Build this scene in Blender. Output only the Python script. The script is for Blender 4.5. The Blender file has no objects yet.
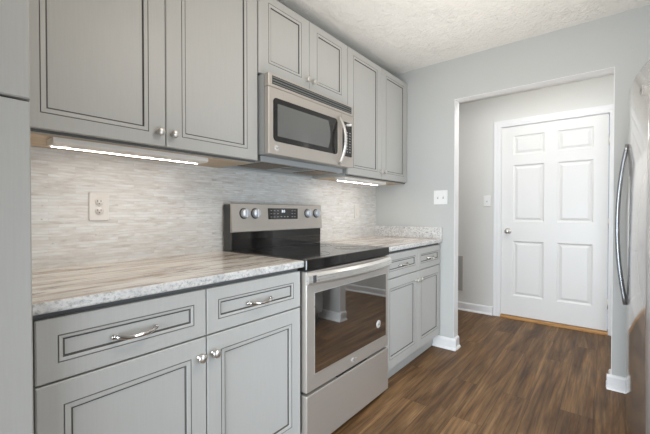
import bpy, bmesh, math, random
from mathutils import Vector, Matrix
random.seed(4)
C = bpy.context.scene.collection
S = bpy.context.scene
PI = math.pi

# ------------------------------------------------------------------ camera, world, lights, exposure
cam = bpy.data.cameras.new('camera'); camo = bpy.data.objects.new('camera', cam); C.objects.link(camo)
cam.sensor_width = 36; cam.lens = 36*346.57/650; cam.clip_start = .02
yaw, pit = math.radians(39.115), math.radians(-.732)
fw = Vector((math.cos(yaw)*math.cos(pit), math.sin(yaw)*math.cos(pit), math.sin(pit)))
camo.location = (-1.1733, -1.7215, 1.1341)
camo.rotation_euler = fw.to_track_quat('-Z', 'Y').to_euler()
S.camera = camo

S.view_settings.view_transform = 'Standard'
S.view_settings.look = 'None'
S.view_settings.gamma = 1
S.view_settings.use_curve_mapping = False
S.view_settings.exposure = 0.14

w = bpy.data.worlds.new('world'); S.world = w; w.use_nodes = True
w.node_tree.nodes['Background'].inputs[0].default_value = (.75, .85, 1, 1)
w.node_tree.nodes['Background'].inputs[1].default_value = .5

CEIL = 2.394; YFRONT = -2.66; YHALL = -3.4
def area(name, loc, aim, sx, sy, power, col, spread=180):
    l = bpy.data.lights.new(name, 'AREA'); l.shape = 'RECTANGLE'; l.size = sx; l.size_y = sy
    l.energy = power; l.color = col; l.spread = math.radians(spread)
    o = bpy.data.objects.new(name, l); C.objects.link(o); o.location = loc
    o.rotation_euler = (Vector(aim)-Vector(loc)).to_track_quat('-Z', 'Y').to_euler()
    return o
# daylight from the glazed end of the room behind the camera
area('daylight_fill', (-3.3, -1.45, .95), (1.7, -1.5, .3), 1.5, 1.7, 30, (.82, .91, 1), 80)
# added unseen fill at the front wall, brightens base cabinets and range
area('daylight_fill', (.12, YFRONT+.03, .75), (1.1, 0, .2), 1.3, 1.4, 19, (.74, .87, 1), 110)
# added unseen fill at the hall's end, lifts the door and the reveal
area('daylight_fill', (2.45, YHALL+.12, 1.0), (2.2, 0, .6), .9, 1.9, 18, (.9, .95, 1))
# added mid-air light without a fixture, washes the kitchen ceiling; the ceiling then lights the room
area('ceiling_fill', (.35, -1.35, 1.25), (.35, -1.35, 3), 2.2, 1.5, 13, (1, .94, .88), 135)
# flush ceiling lamps
area('ceiling_lamp', (.0, -1.75, CEIL-.02), (.0, -1.75, 0), .35, .35, 11, (1, .93, .85))
area('hall_lamp', (2.2, -.9, CEIL-.02), (2.2, -.9, 0), .6, 2.0, 6, (1, .98, .96))
hp = bpy.data.lights.new('hall_fill_point', 'POINT'); hp.shadow_soft_size = .14; hp.energy = 8; hp.color = (1, .97, .93)  # point fill added without a fixture to lift the upper hall wall
hpo = bpy.data.objects.new('hall_fill_point', hp); C.objects.link(hpo); hpo.location = (2.0, -1.3, 2.24)

# ------------------------------------------------------------------ materials
def mat(name, col, rough=.5, metal=0, spec=.5, emit=None, estr=0):
    m = bpy.data.materials.new(name); m.use_nodes = True
    b = m.node_tree.nodes['Principled BSDF']
    b.inputs['Base Color'].default_value = (*col, 1); b.inputs['Roughness'].default_value = rough
    b.inputs['Metallic'].default_value = metal; b.inputs['Specular IOR Level'].default_value = spec
    if emit:
        b.inputs['Emission Color'].default_value = (*emit, 1); b.inputs['Emission Strength'].default_value = estr
    return m
def srgb(r, g, b):
    f = lambda c: (c/255/12.92 if c/255 <= .04045 else ((c/255+.055)/1.055)**2.4)
    return (f(r), f(g), f(b))
class N:
    def __init__(s, m): s.t = m.node_tree; s.b = s.t.nodes['Principled BSDF']
    def n(s, typ, **kw):
        x = s.t.nodes.new(typ)
        for k, v in kw.items():
            if k.startswith('_'): setattr(x, k[1:], v)
            else: x.inputs[k.replace('__', ' ')].default_value = v
        return x
    def l(s, a, b): s.t.links.new(a, b)
    def coord(s, scale=(1, 1, 1), rot=(0, 0, 0), loc=(0, 0, 0)):
        c = s.n('ShaderNodeTexCoord'); m = s.n('ShaderNodeMapping')
        m.inputs['Scale'].default_value = scale; m.inputs['Rotation'].default_value = rot; m.inputs['Location'].default_value = loc
        s.l(c.outputs['Object'], m.inputs[0]); return m.outputs[0]
    def noise(s, vec, scale, detail=4, rough=.5, dist=0):
        x = s.n('ShaderNodeTexNoise', Scale=scale, Detail=detail, Roughness=rough, Distortion=dist); s.l(vec, x.inputs['Vector']); return x.outputs[0]
    def ramp(s, fac, stops):
        x = s.n('ShaderNodeValToRGB'); e = x.color_ramp.elements
        while len(e) < len(stops): e.new(.5)
        for i, (p, c) in enumerate(stops):
            e[i].position = p; e[i].color = (*c, 1) if len(c) == 3 else c
        s.l(fac, x.inputs[0]); return x.outputs[0]
    def mix(s, fac, a, b, mode='MIX'):
        x = s.n('ShaderNodeMix', _data_type='RGBA', _blend_type=mode)
        for i, v in ((0, fac), (6, a), (7, b)):
            if hasattr(v, 'links'): s.l(v, x.inputs[i])
            else: x.inputs[i].default_value = v if i == 0 else (*v, 1)
        return x.outputs[2]
    def bump(s, h, strength, dist=.002):
        x = s.n('ShaderNodeBump', Strength=strength, Distance=dist); s.l(h, x.inputs['Height']); s.l(x.outputs[0], s.b.inputs['Normal'])
    def col(s, o): s.l(o, s.b.inputs['Base Color'])
    def rgh(s, o): s.l(o, s.b.inputs['Roughness'])

M = {}
def paint(name, col, rough=.5, bs=.06, sc=180):
    m = mat(name, col, rough); k = N(m); v = k.coord()
    k.bump(k.noise(v, sc, 3), bs, .001)
    k.col(k.mix(k.ramp(k.noise(v, 1.3, 2), [(.3, (0, 0, 0)), (.7, (1, 1, 1))]), col, tuple(c*.965 for c in col)))
    M[name] = m; return m
paint('wall_gray', srgb(195, 196, 193), .75, .15, 130)
paint('wall_hall', srgb(222, 221, 217), .75, .12, 130)
paint('trim_white', srgb(236, 236, 236), .35, .03)
paint('door_white', srgb(233, 232, 230), .4, .05, 90)
# cabinet paint: grey with a faint upright brush grain
m = M['cabinet'] = mat('cabinet', srgb(184, 184, 180), .42); k = N(m); v = k.coord((60, 60, 2.2))
g = k.noise(v, 4, 4, .6)
k.col(k.mix(k.ramp(g, [(.3, (0, 0, 0)), (.75, (1, 1, 1))]), srgb(188, 187, 183), srgb(184, 183, 179)))
k.bump(g, .03, .001)
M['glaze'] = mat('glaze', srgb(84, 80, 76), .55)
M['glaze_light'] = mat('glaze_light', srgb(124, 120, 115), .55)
M['cab_gap_shade'] = mat('cab_gap_shade', srgb(98, 98, 97), .6)  # dark tone puts the shade of door and drawer gaps into colour
m = M['cab_under'] = mat('cab_under', srgb(205, 184, 156), .5); k = N(m); v = k.coord((1.5, 30, 30))
k.col(k.ramp(k.noise(v, 3, 5), [(.3, srgb(190, 166, 136)), (.7, srgb(216, 197, 170))]))
# ceiling: stomped plaster
m = M['ceiling'] = mat('ceiling', srgb(236, 235, 231), .9); k = N(m); v = k.coord()
a = k.noise(v, 26, 6, .62, 1.4); b = k.noise(v, 9, 3, .5, .8)
mx = k.n('ShaderNodeMath', _operation='MULTIPLY'); k.l(a, mx.inputs[0]); k.l(b, mx.inputs[1])
k.bump(mx.outputs[0], .8, .03)
# floor: brown oak planks along x
m = M['floor'] = mat('floor', srgb(110, 84, 62), .5, 0, .35); k = N(m); v = k.coord()
br = k.n('ShaderNodeTexBrick', _offset=.37, _offset_frequency=2, Scale=1, Mortar__Size=.0012, Mortar__Smooth=.3, Bias=0, Brick__Width=1.22, Row__Height=.152)
br.inputs['Color1'].default_value = (0, 0, 0, 1); br.inputs['Color2'].default_value = (1, 1, 1, 1); br.inputs['Mortar'].default_value = (.5, .5, .5, 1)
k.l(v, br.inputs['Vector'])
off = k.n('ShaderNodeVectorMath', _operation='MULTIPLY_ADD'); k.l(br.outputs[0], off.inputs[0]); off.inputs[1].default_value = (7.3, 3.7, 5.1); k.l(v, off.inputs[2])
sc = k.n('ShaderNodeMapping'); sc.inputs['Scale'].default_value = (.7, 4.5, 1); k.l(off.outputs[0], sc.inputs[0])
wv = k.n('ShaderNodeTexWave', _wave_type='BANDS', _bands_direction='Y', Scale=1.7, Distortion=7.5, Detail=3, Detail__Scale=1.1, Detail__Roughness=.6); k.l(sc.outputs[0], wv.inputs[0])
sf = k.n('ShaderNodeMapping'); sf.inputs['Scale'].default_value = (2.2, 60, 1); k.l(off.outputs[0], sf.inputs[0])
fine = k.noise(sf.outputs[0], 1.4, 5, .6)
sm = k.n('ShaderNodeMapping'); sm.inputs['Scale'].default_value = (.55, 5.5, 1); k.l(off.outputs[0], sm.inputs[0])
broad = k.noise(sm.outputs[0], 2.0, 5, .6, 1.2)
c1 = k.ramp(broad, [(.34, srgb(94, 70, 46)), (.5, srgb(134, 105, 73)), (.66, srgb(166, 137, 102))])
c2 = k.mix(k.ramp(wv.outputs[0], [(.1, (.0, .0, .0)), (.9, (.16, .16, .16))]), c1, srgb(164, 138, 106))
c3 = k.mix(.85, c2, k.ramp(fine, [(.32, srgb(82, 72, 60)), (.66, srgb(172, 160, 146))]), 'OVERLAY')
tone = k.ramp(br.outputs[0], [(0, (.92, .91, .90)), (1, (1.13, 1.12, 1.11))])
c4 = k.mix(1, c3, tone, 'MULTIPLY')
k.col(k.mix(br.outputs[1], c4, srgb(66, 48, 34)))
k.bump(fine, .12, .002)
k.rgh(k.ramp(fine, [(.3, (.46, .46, .46)), (.7, (.6, .6, .6))]))
# thin strips of pale marble
m = M['mosaic'] = mat('mosaic', srgb(215, 210, 202), .4); k = N(m)
v = k.coord((1, 1, 1), (PI/2, 0, 0))
br = k.n('ShaderNodeTexBrick', _offset=.43, _offset_frequency=2, _squash=1.6, _squash_frequency=3, Scale=1, Mortar__Size=.0006, Mortar__Smooth=.2, Brick__Width=.16, Row__Height=.0125)
br.inputs['Color1'].default_value = (0, 0, 0, 1); br.inputs['Color2'].default_value = (1, 1, 1, 1)
k.l(v, br.inputs['Vector'])
off = k.n('ShaderNodeVectorMath', _operation='MULTIPLY_ADD'); k.l(br.outputs[0], off.inputs[0]); off.inputs[1].default_value = (3.3, 5.7, 2.1)
v2 = k.coord((8, 8, 34)); k.l(v2, off.inputs[2])
n1 = k.noise(off.outputs[0], 1.3, 6, .62, .6)
c = k.ramp(n1, [(.24, srgb(188, 182, 174)), (.40, srgb(217, 212, 205)), (.6, srgb(233, 232, 229)), (.8, srgb(241, 240, 238))])
c = k.mix(.55, c, k.ramp(br.outputs[0], [(0, (.88, .875, .87)), (1, (1, 1, 1))]), 'MULTIPLY')
v3 = k.coord((14, 14, 40)); sp = k.noise(v3, 1.6, 4, .7)
c = k.mix(k.ramp(sp, [(.66, (0, 0, 0)), (.74, (.6, .6, .6))]), c, srgb(120, 108, 96))
k.col(k.mix(br.outputs[1], c, srgb(206, 203, 199)))
k.bump(br.outputs[0], .35, .003)
# granite: drawn-out streaks across the slab's top, speckle on its cut edges
def granite(name, streak):
    m = M[name] = mat(name, srgb(205, 195, 182), .16 if streak else .3); k = N(m)
    if streak:
        v = k.coord((1.2, 9, 4), (0, 0, math.radians(-5)))
        n = k.noise(v, 1.5, 7, .62, .9)
        c = k.ramp(n, [(.29, srgb(132, 114, 101)), (.39, srgb(188, 172, 157)), (.47, srgb(220, 211, 200)), (.57, srgb(240, 236, 229)), (.66, srgb(224, 215, 205)), (.75, srgb(178, 164, 150))])
        v2 = k.coord((1.0, 12, 5), (0, 0, math.radians(-9)), (2.2, .7, 0)); n2 = k.noise(v2, 1.0, 5, .6, 1.6)
        c = k.mix(k.ramp(n2, [(.465, (0, 0, 0)), (.5, (.85, .85, .85)), (.53, (0, 0, 0))]), c, srgb(112, 84, 64))
        v3 = k.coord((40, 90, 60)); n3 = k.noise(v3, 1.6, 3, .6)
        c = k.mix(k.ramp(n3, [(.55, (0, 0, 0)), (.75, (.35, .35, .35))]), c, srgb(238, 234, 228))
    else:
        v = k.coord((1, 1, 1.25)); n = k.noise(v, 75, 5, .66, .4)
        c = k.ramp(n, [(.27, srgb(100, 100, 101)), (.38, srgb(172, 171, 169)), (.49, srgb(216, 214, 211)), (.66, srgb(234, 232, 229))])
        n2 = k.noise(v, 12, 3, .5, .3)
        c = k.mix(k.ramp(n2, [(.46, (0, 0, 0)), (.62, (.4, .4, .4))]), c, srgb(176, 176, 176))
    k.col(c)
granite('granite_top', True); granite('granite_edge', False)
def steel(name, col, rough, ax=(2, 2, 220), bs=.04, met=1):
    m = M[name] = mat(name, col, rough, met); k = N(m); v = k.coord(ax); n = k.noise(v, 2, 3)
    k.rgh(k.ramp(n, [(.3, (rough*.85,)*3), (.7, (rough*1.2,)*3)])); k.bump(n, bs, .0005)
steel('steel', srgb(196, 189, 181), .42, met=.62)
steel('steel_bright', srgb(222, 219, 214), .3, met=.75)
steel('handle_gray', srgb(150, 152, 155), .3, met=.8)
steel('knob_silver', srgb(214, 217, 222), .35, met=.5)
steel('steel_fridge', srgb(214, 212, 210), .10, (2, 2, 160), .01, .55)
M['chrome'] = mat('chrome', srgb(214, 210, 206), .14, 1)
M['nickel'] = mat('nickel', srgb(212, 208, 202), .3, .85)
M['black_glass'] = mat('black_glass', (.012, .011, .011), .06, 0, .8)
M['oven_glass'] = mat('oven_glass', (.02, .018, .017), .03, 0, 1.0)
M['oven_glass'].node_tree.nodes['Principled BSDF'].inputs['IOR'].default_value = 2.7
M['mesh_glass'] = mat('mesh_glass', (.13, .13, .125), .1, 0, .9)
M['black'] = mat('black', (.02, .02, .02), .4)
M['dark_gray'] = mat('dark_gray', srgb(74, 76, 76), .45)
M['gray_metal'] = mat('gray_metal', srgb(128, 131, 130), .4, .6)
M['mw_shell'] = mat('mw_shell', srgb(176, 178, 177), .45, .2)
M['filter'] = mat('filter', srgb(140, 118, 94), .45, .7)
k = N(M['filter']); v = k.coord((1, 1, 1)); ck = k.n('ShaderNodeTexChecker', Scale=260); k.l(v, ck.inputs[0]); ck.inputs[1].default_value = (*srgb(150, 128, 102), 1); ck.inputs[2].default_value = (*srgb(92, 76, 60), 1); k.col(ck.outputs[0])
M['burner'] = mat('burner', (.05, .05, .052), .15)
M['plate'] = mat('plate', srgb(228, 222, 215), .4)
M['plate_white'] = mat('plate_white', srgb(238, 238, 236), .35)
M['slot'] = mat('slot', (.05, .045, .04), .5)
M['white_plastic'] = mat('white_plastic', srgb(236, 232, 226), .45)
M['led_lens'] = mat('led_lens', (.9, .88, .85), .4, emit=(1, .91, .82), estr=46)
M['display'] = mat('display', (.01, .01, .012), .3, emit=(.8, .9, 1), estr=1.3)
M['mark'] = mat('mark', srgb(150, 152, 154), .5)
M['badge'] = mat('badge', srgb(226, 224, 220), .3, .3)
M['badge_ink'] = mat('badge_ink', srgb(120, 118, 116), .4)
M['vent_gray'] = mat('vent_gray', srgb(176, 174, 168), .5)
m = M['oak'] = mat('oak', srgb(176, 128, 72), .45); k = N(m); v = k.coord((40, 3, 40)); k.col(k.ramp(k.noise(v, 2, 4), [(.3, srgb(152, 104, 54)), (.7, srgb(190, 144, 86))]))
M['fridge_side'] = mat('fridge_side', srgb(130, 131, 132), .4, .2)

# ------------------------------------------------------------------ mesh helpers
def box(bm, a, b, mi=0, bev=0, seg=2):
    x0, y0, z0 = a; x1, y1, z1 = b
    vs = [bm.verts.new(p) for p in ((x0, y0, z0), (x1, y0, z0), (x1, y1, z0), (x0, y1, z0), (x0, y0, z1), (x1, y0, z1), (x1, y1, z1), (x0, y1, z1))]
    fs = [bm.faces.new([vs[i] for i in q]) for q in ((0, 3, 2, 1), (4, 5, 6, 7), (0, 1, 5, 4), (1, 2, 6, 5), (2, 3, 7, 6), (3, 0, 4, 7))]
    for f in fs: f.material_index = mi
    if bev:
        es = list({e for f in fs for e in f.edges})
        r = bmesh.ops.bevel(bm, geom=es, offset=bev, segments=seg, affect='EDGES', profile=.5)
        for f in r['faces']: f.material_index = mi
    return fs
def B(a, b, mi=0, bev=0, seg=2):
    bm = bmesh.new(); box(bm, a, b, mi, bev, seg); return bm
def lathe(bm, prof, org, axis, n=24, mi=0):
    ax = Vector(axis).normalized(); u = ax.orthogonal().normalized(); v = ax.cross(u); org = Vector(org); rings = []
    for r, h in prof:
        if r < 1e-6: rings.append([bm.verts.new(org+ax*h)])
        else: rings.append([bm.verts.new(org+ax*h+(u*math.cos(2*PI*i/n)+v*math.sin(2*PI*i/n))*r) for i in range(n)])
    for a, b in zip(rings, rings[1:]):
        for i in range(n):
            j = (i+1) % n
            if len(a) == 1 and len(b) == 1: continue
            q = [a[0], b[j], b[i]] if len(a) == 1 else ([a[i], a[j], b[0]] if len(b) == 1 else [a[i], a[j], b[j], b[i]])
            f = bm.faces.new(q); f.material_index = mi; f.smooth = True
def tube(bm, pts, rx, ry=None, n=12, side=(0, 0, 1), mi=0):
    # swept oval bar: rx across 'side', ry along the other normal
    ry = ry or rx; P = [Vector(p) for p in pts]; rings = []; sd = Vector(side)
    for i, p in enumerate(P):
        t = (P[min(i+1, len(P)-1)]-P[max(i-1, 0)]).normalized()
        s = (sd-t*sd.dot(t)).normalized(); q = t.cross(s)
        rings.append([bm.verts.new(p+s*rx*math.cos(2*PI*j/n)+q*ry*math.sin(2*PI*j/n)) for j in range(n)])
    for a, b in zip(rings, rings[1:]):
        for j in range(n):
            f = bm.faces.new([a[j], a[(j+1) % n], b[(j+1) % n], b[j]]); f.material_index = mi; f.smooth = True
    f = bm.faces.new(rings[0][::-1]); f.material_index = mi
    f = bm.faces.new(rings[-1]); f.material_index = mi
def prism(bm, poly, axis, a, b, mi=0):
    # poly of 2-D points extruded along axis ('x','y','z')
    def P(p, t): return {'x': (t, p[0], p[1]), 'y': (p[0], t, p[1]), 'z': (p[0], p[1], t)}[axis]
    A = [bm.verts.new(P(p, a)) for p in poly]; Bv = [bm.verts.new(P(p, b)) for p in poly]; n = len(poly)
    fs = [bm.faces.new(A), bm.faces.new(Bv[::-1])]+[bm.faces.new([A[i], Bv[i], Bv[(i+1) % n], A[(i+1) % n]]) for i in range(n)]
    for f in fs: f.material_index = mi
    return fs
def root_loc(o):
    l = Vector((0, 0, 0))
    while o: l += o.location; o = o.parent
    return l
def obj(name, bm, mats, parent=None, label=None):
    if parent is not None: bmesh.ops.translate(bm, verts=bm.verts, vec=-root_loc(parent))
    bmesh.ops.recalc_face_normals(bm, faces=bm.faces)
    me = bpy.data.meshes.new(name); bm.to_mesh(me); bm.free()
    for m in (mats if isinstance(mats, (list, tuple)) else [mats]): me.materials.append(M[m])
    o = bpy.data.objects.new(name, me); C.objects.link(o); o.parent = parent
    if label: o['label'] = label
    return o
def tag(o, label, cat, group=None):
    o['label'] = label; o['category'] = cat
    if group: o['group'] = group
    return o
def thing(name, loc, label, cat, group=None):
    o = bpy.data.objects.new(name, None); C.objects.link(o); o.location = loc; o.empty_display_size = .1
    bpy.context.view_layer.update()
    return tag(o, label, cat, group)
def struct(name, bm, mats, parent=None):
    o = obj(name, bm, mats, parent)
    if parent is None: o['kind'] = 'structure'
    return o
def text_bm(txt, size, org, ux, uz, depth=.0006):
    cu = bpy.data.curves.new('t', 'FONT'); cu.body = txt; cu.size = size; cu.align_x = 'CENTER'; cu.align_y = 'CENTER'; cu.extrude = depth
    t = bpy.data.objects.new('t', cu); C.objects.link(t); bpy.context.view_layer.update()
    me = bpy.data.meshes.new_from_object(t.evaluated_get(bpy.context.evaluated_depsgraph_get()))
    bpy.data.objects.remove(t); bpy.data.curves.remove(cu)
    bm = bmesh.new(); bm.from_mesh(me); bpy.data.meshes.remove(me)
    ux = Vector(ux).normalized(); uz = Vector(uz).normalized(); un = ux.cross(uz)
    mt = Matrix(((ux.x, uz.x, un.x, org[0]), (ux.y, uz.y, un.y, org[1]), (ux.z, uz.z, un.z, org[2]), (0, 0, 0, 1)))
    bmesh.ops.transform(bm, matrix=mt, verts=bm.verts); return bm

# ------------------------------------------------------------------ setting
CE = CEIL; XR = 1.711; XH = 2.965; XW = -3.5; YF = YFRONT; YH0 = YHALL; YH1 = 1.2
o1, o2, zo = -.744, -1.755, 2.064
struct('floor', B((XW, YH0, -.05), (XH+.12, YH1, 0)), 'floor')
struct('ceiling', B((XW, YH0, CE), (XH+.12, YH1, CE+.05)), 'ceiling')
struct('wall_back', B((XW, 0, 0), (XR+.1, .1, CE)), 'wall_gray')
bm = bmesh.new()
box(bm, (XR, o1, 0), (XR+.1, 0, CE)); box(bm, (XR, o2, zo), (XR+.1, o1, CE)); box(bm, (XR, YF, 0), (XR+.1, o2, CE))
struct('wall_right', bm, 'wall_gray')
struct('wall_front', B((XW, YF-.1, 0), (XR+.1, YF, CE)), 'wall_gray')
struct('wall_left', B((XW-.1, YH0, 0), (XW, YH1, CE)), 'wall_gray')
dY1, dY2, dZ = -.829, -1.731, 2.052     # hall door opening
bm = bmesh.new()
box(bm, (XH, YH0, 0), (XH+.1, dY2-.012, CE)); box(bm, (XH, dY1+.012, 0), (XH+.1, YH1, CE)); box(bm, (XH, dY2-.012, dZ+.012), (XH+.1, dY1+.012, CE))
struct('wall_hall', bm, 'wall_hall')
struct('wall_hall_near', B((XR+.1, YH1-.1, 0), (XH, YH1, CE)), 'wall_hall')
struct('wall_hall_far', B((XR+.1, YH0, 0), (XH, YH0+.1, CE)), 'wall_hall')
# hall light on the opening's head and reveals, put into a white lining
bm = bmesh.new()
box(bm, (XR+.001, o1-.004, 0), (XR+.101, o1-.0005, zo-.004)); box(bm, (XR+.001, o2+.0005, 0), (XR+.101, o2+.004, zo-.004)); box(bm, (XR+.001, o2+.0005, zo-.004), (XR+.101, o1-.0005, zo-.0005))
struct('trim_1', bm, 'trim_white')
# baseboards with cap and shoe
def base_run(bm, p0, p1, nrm, h=.092):
    # p0->p1 on the wall line, nrm points into the room
    p0 = Vector(p0); p1 = Vector(p1); n = Vector(nrm)
    prof = [(0, 0), (.026, 0), (.024, .009), (.016, .017), (.013, .019), (.013, h-.014), (.010, h-.006), (.005, h), (0, h)]
    A = [bm.verts.new((p0.x+n.x*d, p0.y+n.y*d, z)) for d, z in prof]; Bv = [bm.verts.new((p1.x+n.x*d, p1.y+n.y*d, z)) for d, z in prof]; k = len(prof)
    bm.faces.new(A); bm.faces.new(Bv[::-1])
    for i in range(k): bm.faces.new([A[i], Bv[i], Bv[(i+1) % k], A[(i+1) % k]])
bm = bmesh.new()
base_run(bm, (XR, -.574), (XR, o1-.026), (-1, 0)); base_run(bm, (XR-.0, o1-.004), (XR+.1, o1-.004), (0, -1))
struct('baseboard_right', bm, 'trim_white')
bm = bmesh.new()
base_run(bm, (XR, YF+.001), (XR, o2+.026), (-1, 0)); base_run(bm, (XR, o2+.004), (XR+.1, o2+.004), (0, 1))
struct('baseboard_stub', bm, 'trim_white')
cw = .066
bm = bmesh.new(); base_run(bm, (XH, YH1-.1), (XH, dY1+.012+cw), (-1, 0)); base_run(bm, (XH, dY2-.012-cw), (XH, YH0+.1), (-1, 0)); struct('baseboard_hall', bm, 'trim_white')
bm = bmesh.new(); base_run(bm, (XW, YF), (XR, YF), (0, 1)); struct('baseboard_front', bm, 'trim_white')
# hall door: six raised panels
d = bpy.data.objects.new('door_1', None); C.objects.link(d); d.location = (XH, (dY1+dY2)/2, 0); d['kind'] = 'structure'
bpy.context.view_layer.update()
def six_panel():
    bm = bmesh.new(); X = XH+.012; T = .04; z0 = .03
    ys = [dY1, dY1-.112, dY1-.395, dY1-.508, dY1-.792, dY2]
    zs = [z0, .244, .831, 1.037, 1.640, 1.748, 1.952, dZ]
    # adjust to the panels seen in the door
    hole = {(1, 1), (1, 3), (1, 5), (3, 1), (3, 3), (3, 5)}
    vt = {}
    def V(i, j):
        if (i, j) not in vt: vt[(i, j)] = bm.verts.new((X, ys[i], zs[j]))
        return vt[(i, j)]
    for i in range(5):
        for j in range(7):
            q = [V(i, j), V(i+1, j), V(i+1, j+1), V(i, j+1)]
            if (i, j) not in hole: bm.faces.new(q); continue
            prev = q; yy = (ys[i], ys[i+1]); zz = (zs[j], zs[j+1])
            for ins, dp in ((.010, .010), (.020, .012), (.042, .003)):
                ring = [bm.verts.new((X+dp, a, b)) for a, b in ((yy[0]-ins, zz[0]+ins), (yy[1]+ins, zz[0]+ins), (yy[1]+ins, zz[1]-ins), (yy[0]-ins, zz[1]-ins))]
                for s in range(4): bm.faces.new([prev[s], prev[(s+1) % 4], ring[(s+1) % 4], ring[s]])
                prev = ring
            bm.faces.new(prev)
    box(bm, (X+.013, dY2, z0), (X+T, dY1, dZ))
    for a, b in (((X, dY2, z0), (X+.013, dY2+.0005, dZ)), ((X, dY1-.0005, z0), (X+.013, dY1, dZ)), ((X, dY2, z0), (X+.013, dY1, z0+.0005)), ((X, dY2, dZ-.0005), (X+.013, dY1, dZ))): box(bm, a, b)
    return bm
slab = obj('door_slab', six_panel(), 'door_white', d)
bm = bmesh.new(); lathe(bm, [(0, .064), (.018, .063), (.027, .052), (.028, .043), (.020, .030), (.012, .024), (.012, .010), (.031, .007), (.033, 0), (0, 0)], (XH+.012, dY1-.066, .935), (-1, 0, 0), 24)
obj('door_knob', bm, 'nickel', slab, 'round satin nickel knob')
obj('latch_plate', B((XH+.006, dY1+.001, .905), (XH+.011, dY1+.009, .965)), 'nickel', d)
for z in (1.80, 1.04, .285):
    bm = bmesh.new(); lathe(bm, [(0, -.045), (.006, -.045), (.006, .045), (0, .045)], (XH+.001, dY2-.004, z), (0, 0, 1), 10)
    obj('hinge', bm, 'nickel', d)
# jamb + casing of the hall door
bm = bmesh.new()
for a, b in (((XH, dY1+.001, 0), (XH+.1, dY1+.012, dZ+.012)), ((XH, dY2-.012, 0), (XH+.1, dY2-.008, dZ+.012)), ((XH, dY2-.008, dZ+.001), (XH+.1, dY1+.001, dZ+.012))): box(bm, a, b)
def casing(bm, t0, t1):
    pass
yo0, yo1 = dY1+.006, dY2-.006
for a, b, e in ((0, .020, .010), (.020, .050, .015), (.050, cw, .019)):
    box(bm, (XH-e, yo0+a, 0), (XH-.0005, yo0+b, dZ+.006+b)); box(bm, (XH-e, yo1-b, 0), (XH-.0005, yo1-a, dZ+.006+b)); box(bm, (XH-e, yo1-a, dZ+.006+a), (XH-.0005, yo0+a, dZ+.006+b))
struct('trim_2', bm, 'trim_white')
bm = bmesh.new(); prism(bm, [(XH-.03, 0), (XH+.09, 0), (XH+.09, .026), (XH-.012, .026), (XH-.03, .012)], 'y', dY1-.001, dY2-.006)
bmesh.ops.rotate(bm, verts=[], cent=(0, 0, 0), matrix=Matrix.Identity(3))
struct('trim_3', bm, 'oak')

# ------------------------------------------------------------------ cabinets
def panel_front(x0, x1, z0, z1, yf, gx, gz, gzt=None, t=.019, inner=.019):
    # framed recessed-panel front facing -y with glazed grooves (slot 1)
    gzt = gzt or gz
    bm = bmesh.new()
    def ring(fx, fz, fzt, dp): return [bm.verts.new((a, yf+dp, b)) for a, b in ((x0+fx, z0+fz), (x1-fx, z0+fz), (x1-fx, z1-fzt), (x0+fx, z1-fzt))]
    def step(g, dp): return ring(gx+g, gz+g, gzt+g, dp)
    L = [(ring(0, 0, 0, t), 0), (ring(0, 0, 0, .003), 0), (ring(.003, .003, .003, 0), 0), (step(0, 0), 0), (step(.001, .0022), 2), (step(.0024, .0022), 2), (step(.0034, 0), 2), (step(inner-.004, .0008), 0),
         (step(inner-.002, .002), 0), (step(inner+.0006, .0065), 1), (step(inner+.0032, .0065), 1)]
    for (a, _), (b, mi) in zip(L, L[1:]):
        for s in range(4):
            f = bm.faces.new([a[s], a[(s+1) % 4], b[(s+1) % 4], b[s]]); f.material_index = mi
    bm.faces.new(L[-1][0]); bm.faces.new(L[0][0][::-1])
    return bm
def knob(x, yf, z, parent, r=.016):
    bm = bmesh.new(); lathe(bm, [(.011, 0), (.011, .002), (.006, .005), (.0055, .013), (r*.8, .017), (r, .021), (r*.96, .025), (r*.7, .0285), (0, .030)], (x, yf, z), (0, -1, 0), 20)
    return obj('knob', bm, 'nickel', parent, 'round satin nickel knob')
def pull(x, yf, z, parent, w=.118):
    bm = bmesh.new(); pts = []
    for i in range(15):
        u = -1+2*i/14; pts.append((x+u*w/2, yf-.004-.026*(1-abs(u)**2.6), z-.004*(1-u*u)))
    tube(bm, pts, .0062, .0042, 10, (0, 0, 1))
    for s in (-1, 1): lathe(bm, [(.0075, 0), (.0075, .003), (.006, .007), (0, .008)], (x+s*w/2, yf, z), (0, -1, 0), 12)
    return obj('handle', bm, 'chrome', parent, 'arched polished metal pull')
def upper(x0, x1, zb, zt, seam, label, gx=.066, gz=.06, gzt=.042, kz=.055, kdx=.029, dx0=None):
    t = thing('wall_cabinet', ((x0+x1)/2, -.15, zb), label, 'cabinet', 'grey wall cabinets')
    bm = bmesh.new(); box(bm, (x0, -.306, zb), (x1, -.009, zt))
    box(bm, (x0+.001, -.3085, zb+.001), (x1-.001, -.306, zt-.001), 1)
    obj('body', bm, ['cabinet', 'cab_gap_shade'], t)
    obj('bottom_panel', B((x0+.018, -.290, zb-.003), (x1-.018, -.010, zb-.0003)), 'cab_under', t, 'pale wood underside')
    for a, b, s in ((dx0 or x0+.001, seam-.0014, 1), (seam+.0014, x1-.001, -1)):
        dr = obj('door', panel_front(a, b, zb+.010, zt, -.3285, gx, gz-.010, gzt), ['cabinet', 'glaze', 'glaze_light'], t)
        knob(seam-s*kdx, -.3285, zb+.010+kz, dr)
    return t
ZT = 2.283
upper(-.972, -.006, 1.391, ZT, -.4845, 'large grey two-door wall cabinet left of the microwave, above the outlet', dx0=-.955)
upper(-.002, .786, 1.845, ZT, .392, 'short grey two-door wall cabinet directly above the microwave', .068, .078, .042, .068)
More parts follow.
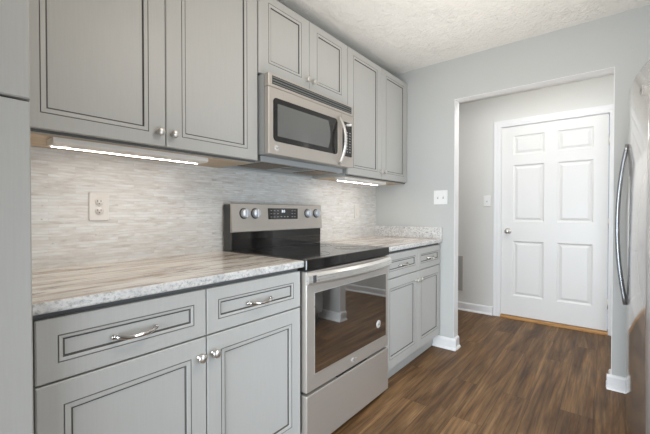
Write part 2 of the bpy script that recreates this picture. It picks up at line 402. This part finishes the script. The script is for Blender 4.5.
upper(.790, XR-.003, 1.391, ZT, 1.256, 'tall grey two-door wall cabinet in the corner, right of the microwave', .066)

def base(x0, x1, seam, label, dx0=None, g=.045):
    t = thing('base_cabinet', ((x0+x1)/2, -.3, 0), label, 'cabinet', 'grey base cabinets')
    bm = bmesh.new(); box(bm, (x0, -.612, .10), (x1, -.009, .8825))
    box(bm, (x0+.0005, -.6145, .1005), (x1-.0005, -.612, .882), 1)
    obj('body', bm, ['cabinet', 'cab_gap_shade'], t)
    obj('toe_kick', B((x0, -.572, 0), (x1, -.55, .0995)), 'cabinet', t)
    a0 = dx0 or x0+.004
    for a, b, s in ((a0, seam-.0016, 1), (seam+.0016, x1-.003, -1)):
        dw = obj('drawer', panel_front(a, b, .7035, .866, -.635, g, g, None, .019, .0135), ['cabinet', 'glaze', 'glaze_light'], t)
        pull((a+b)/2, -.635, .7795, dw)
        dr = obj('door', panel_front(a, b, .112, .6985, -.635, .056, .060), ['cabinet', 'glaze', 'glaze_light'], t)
        knob(seam-s*.0275, -.635, .635, dr)
    return t
base(-.972, -.012, -.4955, 'grey base cabinet with two drawers and two doors left of the range', -.9655)
base(.768, XR-.003, 1.262, 'grey base cabinet with two drawers and two doors between range and wall')

# tall pantry at the left edge
t = thing('pantry_cabinet', (-1.4, -.3, 0), 'tall grey cabinet rising floor to ceiling along the left edge of the photo', 'cabinet')
bm = bmesh.new(); box(bm, (-1.9, -.647, .1), (-.9735, -.009, ZT)); box(bm, (-1.899, -.6485, .101), (-.9745, -.647, ZT-.001), 1)
obj('body', bm, ['cabinet', 'cab_gap_shade'], t)
obj('toe_kick', B((-1.9, -.575, 0), (-.9755, -.555, .0995)), 'cab_gap_shade', t)
for z0, z1, kz in ((.112, 1.3945, 1.33), (1.4005, ZT, 1.46)):
    for a, b, kx in ((-1.899, -1.440, -1.468), (-1.437, -.9755, -1.409)):
        dr = obj('door', panel_front(a, b, z0, z1, -.668, .066, .06), ['cabinet', 'glaze', 'glaze_light'], t)
        knob(kx, -.668, kz, dr)

# worktops
def slab_top(x0, x1, yfront, label, ends=True):
    bm = bmesh.new(); z0, z1 = .8835, .914; r = .006
    prof = [(-.0085, z0), (-.0085, z1)]
    prof += [(yfront+r-r*math.sin(a), z1-r+r*math.cos(a)) for a in (0, PI/6, PI/3, PI/2)]
    prof += [(yfront+r-r*math.sin(a), z0+r+r*math.cos(a)) for a in (PI/2, PI*2/3, PI*5/6, PI)]
    fs = prism(bm, prof, 'x', x0, x1, 1)
    fs[2+1].material_index = 0      # the flat top
    for f in fs[2:]: f.smooth = False
    fs[2+2].material_index = 0
    return bm
t = thing('worktop', (-.49, -.33, .8835), 'long streaked beige granite worktop left of the range', 'worktop', 'granite worktops')
obj('slab', slab_top(-.972, -.0085, -.650, ''), ['granite_top', 'granite_edge'], t)
t = thing('worktop', (1.24, -.33, .8835), 'granite worktop in the corner right of the range, with an upstand at the wall', 'worktop', 'granite worktops')
obj('slab', slab_top(.768, XR-.002, -.650, ''), ['granite_top', 'granite_edge'], t)
obj('upstand', B((XR-.0205, -.650, .9142), (XR-.001, -.0085, 1.010), 0, .002), 'granite_edge', t, 'speckled grey granite upstand')

tag(obj('backsplash', B((-.974, -.008, .8835), (XR-.001, -.0005, 1.3905)), 'mosaic'), 'pale marble strip mosaic covering the wall between worktops and wall cabinets', 'backsplash')

# ------------------------------------------------------------------ range
rx0, rx1 = -.003, .763
R = thing('range', ((rx0+rx1)/2, -.36, 0), 'freestanding stainless steel electric range with black glass cooktop', 'range')
bm = bmesh.new(); box(bm, (rx0+.003, -.618, .03), (rx1-.003, -.022, .868))
obj('body', bm, 'dark_gray', R)
for x in (rx0+.05, rx1-.05):
    for y in (-.60, -.08):
        bm = bmesh.new(); lathe(bm, [(0, 0), (.016, 0), (.016, .03), (0, .03)], (x, y, 0), (0, 0, 1), 12); obj('levelling_foot', bm, 'black', R)
ct = obj('cooktop', B((rx0-.004, -.665, .8685), (rx1+.002, -.092, .9185), 0, .004), 'black_glass', R)
for x, y, r in ((.19, -.50, .115), (.57, -.50, .095), (.19, -.24, .078), (.57, -.24, .095), (.38, -.20, .05)):
    bm = bmesh.new()
    for q in (r, r*.62):
        lathe(bm, [(q-.0022, 0), (q-.0022, .0004), (q, .0004), (q, 0)], (x, y, .9186), (0, 0, 1), 48)
    obj('burner_ring', bm, 'burner', ct)
# back guard: dark box, leaning steel fascia, black lower panel
g = obj('back_guard', B((rx0+.002, -.088, .9190), (rx1+.008, -.022, 1.182), 0, .003), 'dark_gray', R)
bm = bmesh.new(); prism(bm, [(-.0885, 1.022), (-.0885, 1.187), (-.094, 1.187), (-.099, 1.183), (-.108, 1.042), (-.110, 1.026), (-.107, 1.022)], 'x', rx0-.002, rx1+.012)
fascia = obj('control_fascia', bm, 'steel', g, 'brushed stainless control fascia')
bm = bmesh.new(); prism(bm, [(-.0885, .9195), (-.0885, 1.0215), (-.098, 1.0215), (-.097, .9195)], 'x', rx0+.004, rx1+.006)
obj('lower_panel', bm, 'black_glass', g)
def fy(z): return -.099-(1.183-z)/(1.183-1.042)*.009
nrm = Vector((0, -1, .06)).normalized()
for x in (.078, .160, .622, .714):
    bm = bmesh.new(); lathe(bm, [(.031, 0), (.031, .003), (.026, .006)], (x, fy(1.129), 1.129), nrm, 28, 0)
    lathe(bm, [(.0255, .004), (.0255, .024), (.0235, .027), (0, .027)], (x, fy(1.129), 1.129), nrm, 28, 1)
    kb = obj('burner_knob', bm, ['dark_gray', 'knob_silver'], g)
    b2 = bmesh.new(); box(b2, (x-.004, fy(1.129)-.034, 1.106), (x+.004, fy(1.129)-.0275, 1.154), 0, .002); obj('knob_grip', b2, 'knob_silver', kb)
dp = B((.262, fy(1.127)-.0035, 1.092), (.522, fy(1.127)+.004, 1.161)); dpo = obj('display', dp, 'black_glass', g, 'black touch display')
yd = fy(1.127)-.0042
obj('digits', text_bm('8:0', .024, (.388, yd, 1.142), (1, 0, 0), (0, 0, 1)), 'display', dpo)
for x in (.285, .312, .341, .470, .495):
    for z in (1.146, 1.127, 1.107): obj('button_mark', B((x-.007, yd, z-.0018), (x+.007, yd+.0006, z+.0018)), 'mark', dpo)
for x in (.372, .400, .428): obj('button_mark', B((x-.006, yd, 1.105), (x+.006, yd+.0006, 1.111)), 'mark', dpo)
# oven door
dy = -.660
bm = bmesh.new(); box(bm, (rx0+.001, dy, .300), (rx1-.001, -.6185, .862), 0, .004)
od = obj('oven_door', bm, 'steel', R)
bm = bmesh.new(); box(bm, (.052, dy-.0015, .372), (.732, dy+.004, .760), 1); box(bm, (.056, dy-.0022, .376), (.728, dy+.003, .756), 0)
obj('oven_window', bm, ['oven_glass', 'steel_bright'], od, 'dark reflective oven window')
bm = bmesh.new(); npt = 33; hz0, hz1 = .800, .858
for z_ in (0,):
    top = []
    ring = []
    for i in range(npt):
        u = -1+2*i/(npt-1); x = (rx0+rx1)/2+u*((rx1-rx0)/2+.003); s = .016*(1-u*u); y = dy-.014-s*1.6; dz = -.004*(1-u*u)
        ring.append([bm.verts.new((x, y+yy, z+dz)) for yy, z in ((.006, hz0), (.0, hz0+.006), (-.007, hz0+.014), (-.007, hz1-.014), (0, hz1-.006), (.006, hz1), (.012, hz1-.004), (.012, hz0+.004))])
    for a, b in zip(ring, ring[1:]):
        for j in range(8):
            f = bm.faces.new([a[j], a[(j+1) % 8], b[(j+1) % 8], b[j]]); f.smooth = False
    bm.faces.new(ring[0]); bm.faces.new(ring[-1][::-1])
hd = obj('handle', bm, 'steel_bright', od, 'wide bowed stainless handle')
for x in (rx0+.018, rx1-.018): obj('handle_bracket', B((x-.014, dy-.012, .808), (x+.014, dy+.001, .848), 0, .003), 'gray_metal', hd)
obj('end_reflection', B((rx0+.020, dy-.0265, .812), (rx0+.042, dy-.020, .846), 0, .001), 'dark_gray', hd)  # dark square paints the bracket's reflection onto the handle's left end
def badge(x, y, z, r, parent, n=(0, -1, 0), mt='badge', name='badge'):
    bm = bmesh.new(); lathe(bm, [(r, 0), (r, .0012), (r*.94, .002), (0, .002)], (x, y, z), n, 28)
    b = obj(name, bm, mt, parent, 'small round maker badge')
    bm = bmesh.new(); n = Vector(n); lathe(bm, [(r*.80, 0), (r*.80, .0006), (r*.86, .0006), (r*.86, 0)], Vector((x, y, z))+n*.002, n, 28)
    obj('ring', bm, 'badge_ink', b)
    ux = Vector((0, 0, 1)).cross(n)
    obj('letters', text_bm('GE', r*.95, Vector((x, y, z))+n*.0026, ux, (0, 0, 1)), 'badge_ink', b)
badge(.640, dy-.0022, .464, .0235, od)
badge(.372, dy, .336, .012, od)
bm = bmesh.new(); box(bm, (.393, dy-.001, .3375), (.409, dy+.0005, .3405)); obj('name_mark', bm, 'badge', od)
obj('storage_drawer', B((rx0+.001, dy-.002, .028), (rx1-.001, -.6185, .286), 0, .004), 'steel', R)
obj('drawer_grip', B((.24, dy+.006, .2865), (.52, -.62, .2995)), 'black', R)

# ------------------------------------------------------------------ microwave
mx0, mx1, mz0, mz1, my = .002, .755, 1.432, 1.842, -.400
W = thing('microwave', ((mx0+mx1)/2, -.2, mz0), 'stainless over-the-range microwave mounted above the range', 'microwave')
obj('body', B((mx0, my+.032, mz0+.002), (mx1, -.010, mz1-.002)), 'mw_shell', W)
bm = bmesh.new(); box(bm, (mx0, my, 1.774), (mx1, my+.0315, mz1), 0, .004)
gr = obj('vent_grille', bm, 'steel', W)
bm = bmesh.new(); box(bm, (.028, my-.0012, 1.788), (.728, my+.002, 1.830), 0)
for i in range(3):
    z = 1.7915+i*.0135; box(bm, (.029, my-.004, z), (.727, my-.0005, z+.0062), 1)
obj('louvres', bm, ['black', 'gray_metal'], gr, 'dark vent louvres')
dr = obj('door', B((mx0, my, mz0), (.618, my+.0315, 1.7725), 0, .004), 'steel', W)
# black glass: rounded panel with an inner mesh window
def rrect(bm, x0, x1, z0, z1, y0, y1, r, mi=0, bulge=0):
    P = []
    for cx_, cz_, a0 in ((x1-r, z1-r, 0), (x0+r, z1-r, PI/2), (x0+r, z0+r, PI), (x1-r, z0+r, 3*PI/2)):
        for i in range(7):
            a = a0+i*PI/12; P.append((cx_+r*math.cos(a), cz_+r*math.sin(a)))
    if bulge:
        P2 = []
        for i, p in enumerate(P):
            P2.append(p)
        P = P2
    prism(bm, P, 'y', y0, y1, mi)
bm = bmesh.new(); rrect(bm, .034, .575, 1.500, 1.722, my-.0022, my+.004, .022, 0)
wn = obj('window_surround', bm, 'black_glass', dr)
# inner window: right side is a shallow arc
bm = bmesh.new(); P = [(.062, 1.528), (.480, 1.528)]+[(.480+.022*math.sin(PI*i/8), 1.528+.166*i/8) for i in range(1, 8)]+[(.480, 1.694), (.062, 1.694)]
prism(bm, P, 'y', my-.003, my-.0005, 0)
obj('window', bm, 'mesh_glass', wn, 'grey mesh window')
bm = bmesh.new(); pts = []
for i in range(17):
    u = -1+2*i/16; pts.append((.590, my-.004-.050*(1-abs(u)**2.2), 1.589+u*.148))
tube(bm, pts, .0125, .008, 12, (1, 0, 0))
obj('handle', bm, 'steel_bright', dr, 'bowed stainless door handle')
cp = obj('control_panel', B((.6195, my, mz0), (mx1, my+.0315, 1.7725), 0, .004), 'steel', W)
bm = bmesh.new(); rrect(bm, .630, .732, 1.500, 1.722, my-.0018, my+.004, .008)
kp = obj('keypad', bm, 'black_glass', cp)
for i in range(8):
    for j in range(3):
        x = .650+j*.030; z = 1.530+i*.018; obj('key', B((x-.007, my-.0026, z-.003), (x+.007, my-.0015, z+.003)), 'mark', kp)
badge(.060, my, 1.466, .0155, dr)
# underside pan with filters
pn = obj('bottom_pan', B((.020, -.318, 1.402), (.744, -.012, 1.433), 0, .003), 'mw_shell', W)
for a, b in ((.05, .26), (.50, .71)): obj('grease_filter', B((a, -.30, 1.3995), (b, -.08, 1.4035)), 'filter', pn, 'brown mesh grease filter')
obj('lamp_cover', B((.30, -.29, 1.3995), (.46, -.18, 1.4035)), 'gray_metal', pn)

# ------------------------------------------------------------------ under-cabinet lights
def ucl(x0, x1, label):
    t = thing('under_cabinet_light', ((x0+x1)/2, -.24, 1.3878), label, 'light', 'lights under the wall cabinets')
    bm = bmesh.new(); prism(bm, [(-.285, 1.3876), (-.285, 1.372), (-.276, 1.366), (-.205, 1.366), (-.200, 1.3876)], 'x', x0, x1)
    h = obj('housing', bm, 'white_plastic', t)
    obj('lens', B((x0+.012, -.2135, 1.3652), (x1-.012, -.2055, 1.3664)), 'led_lens', h, 'glowing strip')
ucl(-.845, -.265, 'slim white light bar glowing under the large left wall cabinet')
ucl(.815, 1.405, 'slim white light bar glowing under the corner wall cabinet')

# ------------------------------------------------------------------ outlets, switches, vent
def outlet(x, z):
    t = thing('outlet', (x, -.0085, z), 'almond duplex outlet in the mosaic above the left worktop', 'outlet')
    p = obj('cover_plate', B((x-.038, -.0145, z-.061), (x+.038, -.0083, z+.061), 0, .003), 'plate', t)
    for s in (1, -1):
        bm = bmesh.new(); lathe(bm, [(.0165, 0), (.0165, .002), (0, .002)], (x, -.0145, z+s*.0195), (0, -1, 0), 24, 0)
        for dx in (-.0063, .0063): box(bm, (x+dx-.0013, -.0171, z+s*.0195), (x+dx+.0013, -.0163, z+s*.0195+.008), 1)
        lathe(bm, [(.0026, .002), (.0026, .0026), (0, .0026)], (x, -.0145, z+s*.0195-.006), (0, -1, 0), 10, 1)
        obj('receptacle', bm, ['plate', 'slot'], p)
    bm = bmesh.new(); lathe(bm, [(.003, 0), (.003, .001), (0, .0012)], (x, -.0145, z), (0, -1, 0), 10); obj('screw', bm, 'nickel', p)
outlet(-.625, 1.160)
def wall_switch(name, org, n, wd, ht, toggles, mt, label, rocker=False):
    n = Vector(n); ux = Vector((0, 0, 1)).cross(n)
    t = thing(name, org, label, 'switch')
    def pb(a, b, d0, d1, bev=0):
        p0 = Vector(org)+ux*a[0]+n*d0; p1 = Vector(org)+ux*b[0]+n*d1
        lo = [min(p0[i], p1[i]) for i in range(2)]; hi = [max(p0[i], p1[i]) for i in range(2)]
        return B((lo[0], lo[1], org[2]+a[1]), (hi[0], hi[1], org[2]+b[1]), 0, bev)
    p = obj('cover_plate', pb((-wd/2, -ht/2), (wd/2, ht/2), .0003, .0065, .0025), mt, t)
    for u in toggles:
        if rocker: obj('rocker', pb((u-.016, -.033), (u+.016, .033), .0066, .0105, .002), mt, p)
        else:
            bz = obj('toggle_surround', pb((u-.005, -.012), (u+.005, .012), .0066, .0078), 'vent_gray', p); obj('toggle', pb((u-.0035, 0), (u+.0035, .010), .0066, .017, .0012), mt, p)
wall_switch('light_switch', (XR, -.634, 1.262), (-1, 0, 0), .116, .118, (-.023, .023), 'plate_white', 'white double toggle switch on the grey wall above the corner worktop')
wall_switch('light_switch', (1.372, -.0083, 1.142), (0, -1, 0), .072, .118, (0,), 'plate', 'pale rocker switch in the mosaic right of the range', True)
wall_switch('light_switch', (XH, -.685, 1.262), (-1, 0, 0), .072, .118, (0,), 'plate_white', 'white single switch on the hall wall left of the door')
t = thing('wall_vent', (XH, -.31, .23), 'narrow grey vent grille low on the hall wall beside the opening', 'vent')
fr = obj('frame', B((XH-.010, -.425, .225), (XH-.0005, -.195, .628), 0, .002), 'vent_gray', t)
bm = bmesh.new()
for i in range(24):
    z = .245+i*.0155; box(bm, (XH-.0135, -.411, z), (XH-.0105, -.209, z+.009))
obj('louvres', bm, 'vent_gray', fr)

# ------------------------------------------------------------------ refrigerator
fx0, fx1, fyb, fz1 = .655, 1.565, -2.62, 1.732
F = thing('refrigerator', ((fx0+fx1)/2, -2.2, 0), 'tall stainless refrigerator with curved doors at the right edge', 'refrigerator')
obj('body', B((fx0+.006, fyb, .03), (fx1-.006, -1.940, fz1-.02), 0, .004), 'fridge_side', F)
obj('toe_grille', B((fx0+.02, -1.945, .0), (fx1-.02, -1.90, .122)), 'black', F)
fc = (fx0+fx1)/2; peak = -1.802; Rr = 2.1; seam = 1.203
def face_y(x): return peak-(Rr-math.sqrt(Rr*Rr-(x-fc)**2))
def fdoor(x0, x1, z0, z1):
    bm = bmesh.new(); n = 28; P = []
    for i in range(n+1):
        x = x0+(x1-x0)*i/n; e = min(i, n-i)/n*(x1-x0); r = .012
        yy = face_y(x)-(r-math.sqrt(max(0, r*r-(r-min(e, r))**2)))
        P.append((x, yy))
    P += [(x1, -1.935), (x0, -1.935)]
    fs = prism(bm, P, 'z', z0, z1)
    for f in fs[2:2+n]: f.smooth = True
    return bm
for a, b, s in ((fx0, seam-.003, -1), (seam+.003, fx1, 1)):
    dr = obj('door', fdoor(a, b, .130, fz1), 'steel_fridge', F)
    hx = seam+s*.036; y0 = face_y(hx); pts = []
    for i in range(25):
        u = -1+2*i/24; pts.append((hx, y0+.004+.036*(1-abs(u)**2.0), 1.072+u*.408))
    bm = bmesh.new(); tube(bm, pts, .0115, .009, 12, (1, 0, 0)); obj('handle', bm, 'handle_gray', dr, 'long bowed stainless handle')
    if s < 0:
        bx = fx0+.115; sl = (face_y(bx+.001)-face_y(bx-.001))/.002; nn = Vector((-sl, 1, 0)).normalized()
        badge(bx, face_y(bx), 1.640, .020, dr, nn, 'vent_gray')
